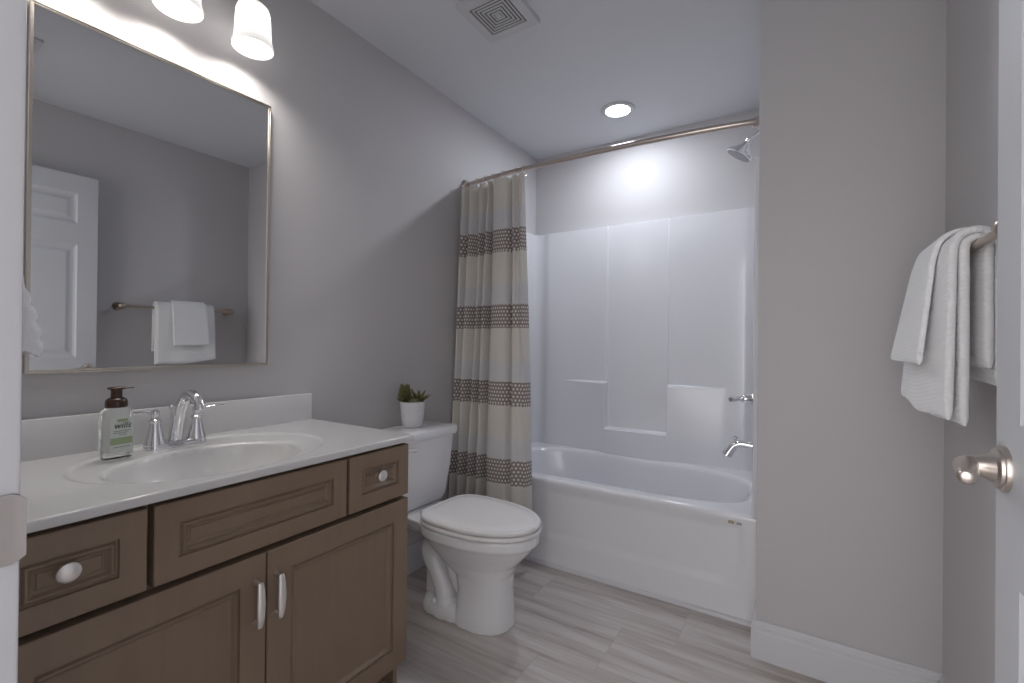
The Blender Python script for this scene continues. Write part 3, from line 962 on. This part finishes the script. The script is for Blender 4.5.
# ceiling register that shows only in the mirror
cr = thing('ceiling_register', 'white ceiling air register whose edge shows in the top left of the mirror', 'ceiling vent', (1.33, 0.45, H))
b = bmesh.new()
for x0, x1, y0, y1 in ((1.25, 1.27, 0.30, 0.607), (1.39, 1.41, 0.30, 0.607), (1.27, 1.39, 0.30, 0.32), (1.27, 1.39, 0.587, 0.607)): box(b, x0, x1, y0, y1, H-0.010, H-0.001)
obj('frame', b, M['vent'], cr, None)
for k in range(7):
    b = bmesh.new(); x = 1.28+0.0165*k
    loft(b, [[(x, y, H-0.009), (x+0.002, y, H-0.009), (x+0.012, y, H-0.002), (x+0.010, y, H-0.002)] for y in (0.321, 0.586)])
    obj('blade', b, M['vent'], cr, None)

# ================================================================== TOILET
TY = 1.541
to = thing('toilet', 'white two-piece toilet with closed lid between the vanity and the tub', 'toilet', (0.4, TY, 0))
def egg(xb, xf, hw, z, n=56, eb=2.8, ef=2.05, xm=None):
    """plan outline: blunt back, rounded front"""
    xm = xm if xm is not None else xb + (xf-xb)*0.42
    out = []
    for k in range(n):
        a = 2*PI*k/n
        c, s = math.cos(a), math.sin(a)
        L_, e = ((xf-xm), ef) if c >= 0 else ((xm-xb), eb)
        r = (abs(c/L_)**e + abs(s/hw)**e)**(-1/e)
        out.append((xm + c*r, TY + s*r, z))
    return out
b = bmesh.new()
# bowl and front column
loft(b, [egg(0.43, 0.656, 0.108, 0.0, ef=2.15, eb=4), egg(0.435, 0.653, 0.107, 0.05, ef=2.15, eb=4), egg(0.445, 0.645, 0.103, 0.14, ef=2.2, eb=4), egg(0.43, 0.647, 0.106, 0.20, ef=2.4, eb=3.5), egg(0.345, 0.668, 0.120, 0.245, ef=2.2),
         egg(0.30, 0.706, 0.140, 0.285), egg(0.275, 0.734, 0.157, 0.318), egg(0.262, 0.750, 0.168, 0.337), egg(0.252, 0.759, 0.1745, 0.345), egg(0.25, 0.763, 0.1780, 0.350), egg(0.25, 0.764, 0.1785, 0.382), egg(0.255, 0.758, 0.173, 0.386)])
# deck under the tank
loft(b, [[(0.035, TY-0.085, z0), (0.27, TY-0.125-dz, z0), (0.40, TY-0.15-dz, z0), (0.40, TY+0.15+dz, z0), (0.27, TY+0.125+dz, z0), (0.035, TY+0.085, z0)] for z0, dz in ((0.345, 0.0), (0.386, 0.012))])
# trapway: two visible side swellings and a spine between them
for s in (-1, 1):
    tube(b, smoothpath([(0.52, TY+s*0.050, 0.270), (0.42, TY+s*0.056, 0.315), (0.315, TY+s*0.054, 0.300), (0.290, TY+s*0.052, 0.235), (0.325, TY+s*0.053, 0.165), (0.362, TY+s*0.055, 0.105), (0.375, TY+s*0.055, 0.03)], 5),
         [0.040, 0.042, 0.050, 0.046, 0.040, 0.043, 0.048], 16)
    tube(b, smoothpath([(0.46, TY+s*0.060, 0.300), (0.41, TY+s*0.066, 0.255), (0.415, TY+s*0.066, 0.19), (0.45, TY+s*0.062, 0.12)], 5), [0.022, 0.024, 0.024, 0.020], 12)
box(b, 0.24, 0.50, TY-0.035, TY+0.035, 0.0, 0.36)
box(b, 0.06, 0.30, TY-0.06, TY+0.06, 0.30, 0.36)
loft(b, [egg(0.235, 0.56, 0.106, 0.0, eb=3.2, xm=0.38), egg(0.24, 0.56, 0.105, 0.030, eb=3.2, xm=0.38), egg(0.25, 0.55, 0.098, 0.052, eb=3, xm=0.38), egg(0.27, 0.54, 0.082, 0.066, eb=3, xm=0.38)])
me = bpy.data.meshes.new('tmp'); b.to_mesh(me); b.free()
tmp = bpy.data.objects.new('tmp', me); COL.objects.link(tmp)
md = tmp.modifiers.new('r', 'REMESH'); md.mode = 'VOXEL'; md.voxel_size = 0.0048
md = tmp.modifiers.new('s', 'SMOOTH'); md.factor = 0.5; md.iterations = 4
dg = bpy.context.evaluated_depsgraph_get()
me2 = bpy.data.meshes.new_from_object(tmp.evaluated_get(dg))
bpy.data.objects.remove(tmp); bpy.data.meshes.remove(me)
b = bmesh.new(); b.from_mesh(me2); bpy.data.meshes.remove(me2)
for v in b.verts: v.co.z = max(v.co.z, 0.0005)
obj('bowl', b, M['porcelain'], to, 180)
for s in (-1, 1):
    b = bmesh.new(); lathe(b, [(0.014, 0.0), (0.014, 0.008), (0.011, 0.015), (0.005, 0.019), (0, 0.0195)], 20, Matrix.Translation((0.335, TY+s*0.088, 0.052)))
    obj('bolt_cap', b, M['porcelain'], to)
def rslab(bm, rings): loft(bm, rings)
b = bmesh.new()
loft(b, [egg(0.279, 0.764, 0.176, 0.3905, eb=3.6), egg(0.275, 0.770, 0.1825, 0.3935, eb=3.6), egg(0.274, 0.771, 0.1835, 0.400, eb=3.6), egg(0.276, 0.769, 0.182, 0.4045, eb=3.6), egg(0.281, 0.764, 0.177, 0.4065, eb=3.6)])
obj('seat', b, M['seat'], to)
b = bmesh.new()
loft(b, [egg(0.284, 0.762, 0.175, 0.411, eb=4), egg(0.280, 0.767, 0.181, 0.4135, eb=4), egg(0.2795, 0.768, 0.182, 0.422, eb=4), egg(0.284, 0.764, 0.178, 0.4275, eb=4), egg(0.294, 0.754, 0.169, 0.4295, eb=4), egg(0.299, 0.749, 0.165, 0.4285, eb=4),
         egg(0.306, 0.743, 0.159, 0.431, eb=4), egg(0.34, 0.70, 0.12, 0.4335, eb=4), egg(0.44, 0.56, 0.04, 0.435)])
obj('lid', b, M['seat'], to, 30)
for s in (-1, 1):
    b = bmesh.new(); tube(b, [(0.266, TY+s*0.075-0.022, 0.406), (0.266, TY+s*0.075+0.022, 0.406)], 0.0105, 14)
    box(b, 0.254, 0.277, TY+s*0.075-0.014, TY+s*0.075+0.014, 0.385, 0.402, bev=0.003)
    obj('hinge', b, M['seat'], to)
def rr2(x0, x1, hw, z, r, n=8):
    out = []
    for cx, cy, a0 in ((x1-r, TY+hw-r, 0), (x0+r, TY+hw-r, PI/2), (x0+r, TY-hw+r, PI), (x1-r, TY-hw+r, 1.5*PI)):
        for k in range(n+1):
            a = a0 + PI/2*k/n
            out.append((cx+r*math.cos(a), cy+r*math.sin(a), z))
    return out
b = bmesh.new()
loft(b, [rr2(0.040, 0.165, 0.145, 0.384, 0.03), rr2(0.032, 0.182, 0.158, 0.392, 0.035), rr2(0.026, 0.192, 0.168, 0.42, 0.036), rr2(0.018, 0.208, 0.183, 0.55, 0.038), rr2(0.016, 0.214, 0.190, 0.66, 0.038), rr2(0.016, 0.215, 0.191, 0.693, 0.038)])
obj('tank', b, M['porcelain'], to, 40)
b = bmesh.new()
loft(b, [rr2(0.018, 0.214, 0.192, 0.691, 0.038), rr2(0.010, 0.226, 0.208, 0.696, 0.04), rr2(0.008, 0.229, 0.211, 0.706, 0.04), rr2(0.008, 0.229, 0.211, 0.724, 0.04), rr2(0.011, 0.225, 0.207, 0.732, 0.038), rr2(0.020, 0.215, 0.196, 0.736, 0.034), rr2(0.05, 0.18, 0.15, 0.7375, 0.03)])
obj('tank_lid', b, M['porcelain'], to, 40)
b = bmesh.new()
lathe(b, [(0.012, 0), (0.012, 0.008), (0.008, 0.012), (0, 0.013)], 18, axis_mat((0.2130, TY-0.150, 0.668), (1, 0, 0)))
tube(b, smoothpath([(0.224, TY-0.150, 0.668), (0.230, TY-0.132, 0.667), (0.231, TY-0.095, 0.663)], 4), [0.006, 0.006, 0.008], 12, flat=((1, 0, 0), 0.6))
obj('flush_lever', b, M['porcelain'], to)

# potted succulents on the tank
PX, PY, PZ = 0.107, 1.548, 0.7375
pp = thing('potted_succulents', 'small white ribbed pot of green succulents on the toilet tank lid', 'potted plant', (PX, PY, PZ))
b = bmesh.new()
prof = [(0.0, 0.0), (0.038, 0.0), (0.042, 0.003)]
for k in range(1, 40):
    t = k/40
    prof.append((0.042 + 0.0145*t**0.6 + 0.0005*math.sin(t*2*PI*11), 0.003+0.109*t))
prof += [(0.0570, 0.113), (0.0565, 0.116), (0.0535, 0.117), (0.0515, 0.115), (0.0515, 0.106), (0, 0.106)]
lathe(b, prof, 48, Matrix.Translation((PX, PY, PZ)))
obj('pot', b, M['pot'], pp, 50)
b = bmesh.new(); lathe(b, [(0.051, 0.1062), (0.051, 0.109), (0.03, 0.111), (0, 0.112)], 24, Matrix.Translation((PX, PY, PZ)))
for v in b.verts:
    if v.co.z > PZ+0.1085: v.co.z += random.uniform(-0.001, 0.002)
obj('soil', b, M['soil'], pp)
def leaf(bm, base, d, length, w, th=0.45, curl=0.25):
    d = Vector(d).normalized(); base = Vector(base)
    up = Vector((0, 0, 1))
    P = [base + d*length*t + up*curl*length*t*t for t in (0, 0.2, 0.45, 0.7, 0.88, 1.0)]
    nrm = d.cross(up).cross(d)
    if nrm.length < 1e-3: nrm = Vector((1, 0, 0))
    tube(bm, P, [w*0.55, w*0.9, w, w*0.75, w*0.4, w*0.06], 8, flat=(nrm.normalized(), th))
# view-facing axis across the pot (left in the photo is toward -y and +x)
lft = Vector((-0.846, -0.533, 0))
c1 = Vector((PX, PY, PZ+0.108)) + lft*0.036
b = bmesh.new()
for lev in range(7):
    for k in range(6):
        a = 2*PI*k/6 + lev*0.5
        leaf(b, c1 + Vector((math.cos(a)*0.006, math.sin(a)*0.006, 0.006+lev*0.0092)), (math.cos(a), math.sin(a), 0.45+lev*0.17), 0.036 - 0.0016*lev, 0.0100, 0.6, 0.2)
leaf(b, c1, (0, 0, 1), 0.06, 0.006, 1.0, 0)
obj('column_succulent', b, M['leaf'], pp, 60)
c2 = Vector((PX, PY, PZ+0.116)) - lft*0.024
b = bmesh.new()
for k in range(17):
    a = 2*PI*k/17*3.1
    el = 0.25 + 0.9*(k/17)
    leaf(b, c2 + Vector((math.cos(a)*0.004, math.sin(a)*0.004, 0)), (math.cos(a)*math.cos(el), math.sin(a)*math.cos(el), math.sin(el)), 0.054+0.012*random.random(), 0.0064, 0.6, 0.15)
obj('spiky_succulent', b, M['leaf'], pp, 60)
c3 = Vector((PX, PY, PZ+0.110)) + Vector((0.026, -0.014, 0))
b = bmesh.new()
for lev in range(3):
    for k in range(7):
        a = 2*PI*k/7 + lev*0.5
        leaf(b, c3 + Vector((0, 0, lev*0.003)), (math.cos(a), math.sin(a), 0.25+lev*0.5), 0.030-0.006*lev, 0.0085, 0.5, 0.2)
obj('rosette_succulent', b, M['leafpale'], pp, 60)

# ================================================================== DOOR
do = thing('door_1', 'white six-panel door standing open along the right wall', 'door', (1.885, YF+0.012, 0.0))
do['kind'] = 'structure'
LX0, LX1, LY0, LY1, LZ0, LZ1 = 1.865, 1.900, YF+0.012, 0.974, 0.012, 2.045
b = bmesh.new()
# leaf face made of nested panels set in stiles and rails (both sides)
panels = []
wd = LY1-LY0
stile, mull = 0.088, 0.10
pw = (wd-2*stile-mull)/2
for ya in (LY0+stile, LY0+stile+pw+mull):
    for z0, z1 in ((0.235, 0.80), (1.02, 1.655), (1.775, 1.945)):
        panels.append((ya, ya+pw, z0, z1))
ysp = sorted({LY0, LY1} | {p for q in panels for p in q[:2]})
zsp = sorted({LZ0, LZ1} | {p for q in panels for p in q[2:]})
def ispanel(ya, yb_, za, zb_):
    return any(abs(ya-p[0]) < 1e-6 and abs(yb_-p[1]) < 1e-6 and abs(za-p[2]) < 1e-6 and abs(zb_-p[3]) < 1e-6 for p in panels)
for X0, sgn in ((LX0, 1), (LX1, -1)):
    for i in range(len(ysp)-1):
        for j in range(len(zsp)-1):
            a = (ysp[i], ysp[i+1], zsp[j], zsp[j+1])
            q = lambda ins, d: [b.verts.new((X0+sgn*d, a[0]+ins, a[2]+ins)), b.verts.new((X0+sgn*d, a[1]-ins, a[2]+ins)), b.verts.new((X0+sgn*d, a[1]-ins, a[3]-ins)), b.verts.new((X0+sgn*d, a[0]+ins, a[3]-ins))]
            if ispanel(*a):
                prev = q(0, 0)
                for ins, d in ((0.006, 0.005), (0.016, 0.0095), (0.028, 0.0095), (0.046, 0.003), (0.050, 0.003)):
                    cur_ = q(ins, d)
                    for k in range(4): b.faces.new((prev[k], prev[(k+1) % 4], cur_[(k+1) % 4], cur_[k]))
                    prev = cur_
                b.faces.new(prev)
            else:
                b.faces.new(q(0, 0))
for (ya, yb_) in ((LY0, LY0), (LY1, LY1)):
    b.faces.new([b.verts.new(p) for p in ((LX0, ya, LZ0), (LX1, ya, LZ0), (LX1, ya, LZ1), (LX0, ya, LZ1))])
for za in (LZ0, LZ1):
    b.faces.new([b.verts.new(p) for p in ((LX0, LY0, za), (LX1, LY0, za), (LX1, LY1, za), (LX0, LY1, za))])
bmesh.ops.remove_doubles(b, verts=b.verts[:], dist=1e-5)
obj('door_leaf', b, M['door'], do, 15)
b = bmesh.new()
LYv, LZv = 0.938, 0.952
lathe(b, [(0.033, 0), (0.033, 0.004), (0.0315, 0.0065), (0.0295, 0.007), (0.0285, 0.0105), (0.024, 0.0125), (0.0215, 0.013), (0.017, 0.021), (0.0145, 0.027), (0.0132, 0.034), (0.0125, 0.046)], 40, axis_mat((LX0, LYv, LZv), (-1, 0, 0)))
tube(b, smoothpath([(LX0-0.0292, LYv, LZv), (LX0-0.0387, LYv-0.002, LZv), (LX0-0.0456, LYv-0.016, LZv+0.001), (LX0-0.0490, LYv-0.038, LZv+0.001), (LX0-0.0525, LYv-0.058, LZv-0.001), (LX0-0.0568, LYv-0.074, LZv-0.002), (LX0-0.0581, LYv-0.079, LZv-0.002), (LX0-0.0585, LYv-0.0805, LZv-0.002)], 6),
     [0.0125, 0.0138, 0.0138, 0.0128, 0.0125, 0.0115, 0.0075, 0.001], 20)
obj('door_lever', b, M['nickel'], do)
for z in (0.25, 1.05, 1.85):
    b = bmesh.new(); tube(b, [(1.893, YF+0.006, z-0.045), (1.893, YF+0.006, z+0.045)], 0.006, 12)
    obj('hinge', b, M['nickel'], do)

# strike plate on the near jamb
b = bmesh.new()
zc0, zc1 = 0.929, 0.990
sec = [(DX0+0.0006, 0.070), (DX0+0.0006, YF-0.006), (DX0+0.0012, YF-0.002), (DX0+0.002, YF+0.0022), (DX0+0.0038, YF+0.0018), (DX0+0.0032, YF-0.003), (DX0+0.0026, YF-0.007), (DX0+0.0026, 0.070)]
def sec_z(k): # rounded lip corners
    return 0.006 if k in (3, 4) else (0.002 if k in (2, 5) else 0)
loft(b, [[(x, y, zc0+sec_z(k)) for k, (x, y) in enumerate(sec)], [(x, y, zc1-sec_z(k)) for k, (x, y) in enumerate(sec)]])
stp = obj('strike_plate', b, M['strike'], None, 30)
tag(stp, 'nickel strike plate on the white door jamb at the left edge', 'strike plate')

# ================================================================== TOWELS
BX, BZ = 1.912, 1.330
tb = thing('towel_bar', 'bronze towel bar on the right wall behind the open door', 'towel bar', (W, 1.42, BZ))
b = bmesh.new(); tube(b, [(BX, 1.104, BZ), (BX, 1.736, BZ)], 0.0085, 16)
obj('bar', b, M['bar'], tb)
for y in (1.104, 1.736):
    b = bmesh.new()
    lathe(b, [(0.026, 0), (0.026, 0.005), (0.022, 0.010), (0.013, 0.018), (0.011, 0.045), (0.013, 0.058)], 28, axis_mat((W-0.001, y, BZ), (-1, 0, 0)))
    s = -1 if y < 1.4 else 1
    lathe(b, [(0.010, -0.020), (0.016, -0.016), (0.020, -0.006), (0.020, 0.006), (0.016, 0.014), (0.009, 0.019), (0.004, 0.022), (0, 0.023)], 24, axis_mat((BX, y, BZ), (0, s, 0)))
    obj('post', b, M['bar'], tb)

def drape_layer(b, y0, y1, near, far, th, n=26, fold=None):
    """one folded cloth layer over the bar: (x, z) centre lines at the near and far edges, rounded side edges"""
    pn = smoothpath([(x, 0, z) for x, z in near], 6); pf = smoothpath([(x, 0, z) for x, z in far], 6)
    lay = b.loops.layers.uv.active or b.loops.layers.uv.new('UVMap')
    cs = [0.0]
    for a_, c_ in zip(pn, pn[1:]): cs.append(cs[-1]+(c_-a_).length)
    m_ = len(pn)
    ts = [0.5-0.5*math.cos(PI*k/n) for k in range(n+1)]
    ring_t = [(t, 1) for t in ts] + [(t, -1) for t in reversed(ts[1:-1])]
    rings, uvr = [], []
    for i in range(m_):
        ring, ur = [], []
        s_ = i/(m_-1)
        for t, sd_ in ring_t:
            p = pn[i]*(1-t) + pf[i]*t
            q0 = pn[max(i-1, 0)]*(1-t) + pf[max(i-1, 0)]*t; q1 = pn[min(i+1, m_-1)]*(1-t) + pf[min(i+1, m_-1)]*t
            tg = (q1-q0).normalized(); nr = Vector((-tg.z, 0, tg.x))
            hem = min(1.0, 0.45 + 0.55*min(i, m_-1-i)/1.5)
            yy = (y1-y0)*min(t, 1-t)
            h = th/2*hem*math.sqrt(max(0.0, 1-(1-min(1, yy/(th*0.55)))**2))
            d = fold(s_, t, p, sd_) if fold else (0, 0, 0)
            ring.append((p.x + nr.x*h*sd_ + d[0], y0+(y1-y0)*t + d[1], p.z + nr.z*h*sd_ + d[2]))
            ur.append((t*(y1-y0), cs[i]))
        rings.append(ring); uvr.append(ur)
    vr = [[b.verts.new(p) for p in r] for r in rings]
    N_ = len(ring_t)
    for i in range(m_-1):
        for k in range(N_):
            k2 = (k+1) % N_
            f = b.faces.new((vr[i][k], vr[i][k2], vr[i+1][k2], vr[i+1][k]))
            for l, (a_, c_) in zip(f.loops, ((i, k), (i, k2), (i+1, k2), (i+1, k))): l[lay].uv = uvr[a_][c_]
    b.faces.new(vr[0][::-1]); b.faces.new(vr[-1])
    return b
def dprof(r, xb, zb, xk, zk, e=1.0):
    z1 = BZ-0.045
    x1 = BX-r-0.22*(BX-r-xb)
    front = [(x1+(xb-x1)*(1-k/5.0)**e, z1+(zb-z1)*(1-k/5.0)) for k in range(6)]
    arch = [(BX-r*1.02, BZ-0.004)] + [(BX-r*math.cos(a), BZ+r*math.sin(a)) for a in (PI*0.25, PI/2, PI*0.75)] + [(BX+r*1.02, BZ-0.004)]
    z2 = BZ-0.03
    back = [(BX+r+(xk-BX-r)*(k/4.0), z2+(zk-z2)*(k/4.0)) for k in range(5)]
    return front+arch+back
def ripple(a, fr, ph, base):
    def f(s, t, p, sd_):
        w = sstep(0.02, 0.30, BZ-p.z)*(1 if s < 0.5 else 0.0)
        return (a*w*math.sin(fr*t+ph), 0, 0.006*w*math.sin(fr*0.7*t+ph+1) + base*w*t)
    return f
TH = 0.0155
b = bmesh.new()
drape_layer(b, 1.266, 1.606, dprof(0.0170, 1.8935, 0.962, 1.9300, 1.085), dprof(0.0170, 1.868, 0.985, 1.9300, 1.09), TH, 30, ripple(0.003, 9, 0.4, 0.0))
drape_layer(b, 1.270, 1.608, dprof(0.0335, 1.8705, 0.972, 1.9470, 1.050), dprof(0.0335, 1.846, 0.990, 1.9470, 1.06), TH, 30, ripple(0.0035, 9, 0.2, 0.0))
bt = obj('bath_towel', b, M['towelrib'], None, 60)
tag(bt, 'large white ribbed bath towel folded over the towel bar', 'towel')
b = bmesh.new()
drape_layer(b, 1.350, 1.554, dprof(0.0490, 1.838, 1.082, 1.9620, 1.12), dprof(0.0490, 1.818, 1.098, 1.9620, 1.12), 0.0115, 22, ripple(0.001, 5, 0.2, 0.0))
ht = obj('hand_towel', b, M['towelrib'], None, 60)
tag(ht, 'small white ribbed hand towel laid over the larger bath towel', 'towel')

# hand towel in a ring on the front wall, its edge peeking past the door jamb
tr = thing('towel_ring', 'nickel towel ring on the front wall, mostly hidden by the jamb', 'towel ring', (0.77, YF, 1.36))
b = bmesh.new(); lathe(b, [(0.025, 0), (0.025, 0.005), (0.012, 0.012), (0.009, 0.034), (0, 0.036)], 24, axis_mat((0.77, YF+0.001, 1.40), (0, 1, 0)))
obj('post', b, M['nickel'], tr)
b = bmesh.new(); tube(b, [(0.77+0.07*math.sin(a), YF+0.030, 1.335+0.07*math.cos(a)) for a in [2*PI*k/40 for k in range(41)]], 0.0045, 10, cap=False)
bmesh.ops.remove_doubles(b, verts=b.verts[:], dist=1e-5)
obj('ring', b, M['nickel'], tr)
b = bmesh.new()
rings = []
for k in range(25):
    t = k/24
    z = 1.106 + (1.268-1.106)*t
    f = sstep(1.272, 1.105, z)
    hw = 0.040 + 0.036*f
    fr = YF + 0.036 + 0.022*f + (0.004 if k == 2 else 0) + 0.003*math.sin(k*1.9)*f      # front swell
    bk = YF + 0.008 + 0.012*(1-f)
    if k == 24: fr -= 0.004
    ring = []
    for q in range(44):
        a = 2*PI*q/44
        c_, s_ = math.cos(a), math.sin(a)
        rr_ = (abs(c_)**4 + abs(s_)**4)**(-0.25)
        rip = 1 + 0.10*math.sin(q*2.1+k*0.25)*f*(1 if s_ > 0 else 0)
        ring.append((0.765 + hw*c_*rr_, (fr+bk)/2 + (fr-bk)/2*s_*rr_*rip, z + 0.004*math.sin(q*0.9)*(1 if k == 0 else 0)))
    rings.append(ring)
loft(b, rings)
rt = obj('hand_towel', b, M['towel'], None, 60)
tag(rt, 'white hand towel hanging from the ring by the mirror, half hidden by the jamb', 'towel')
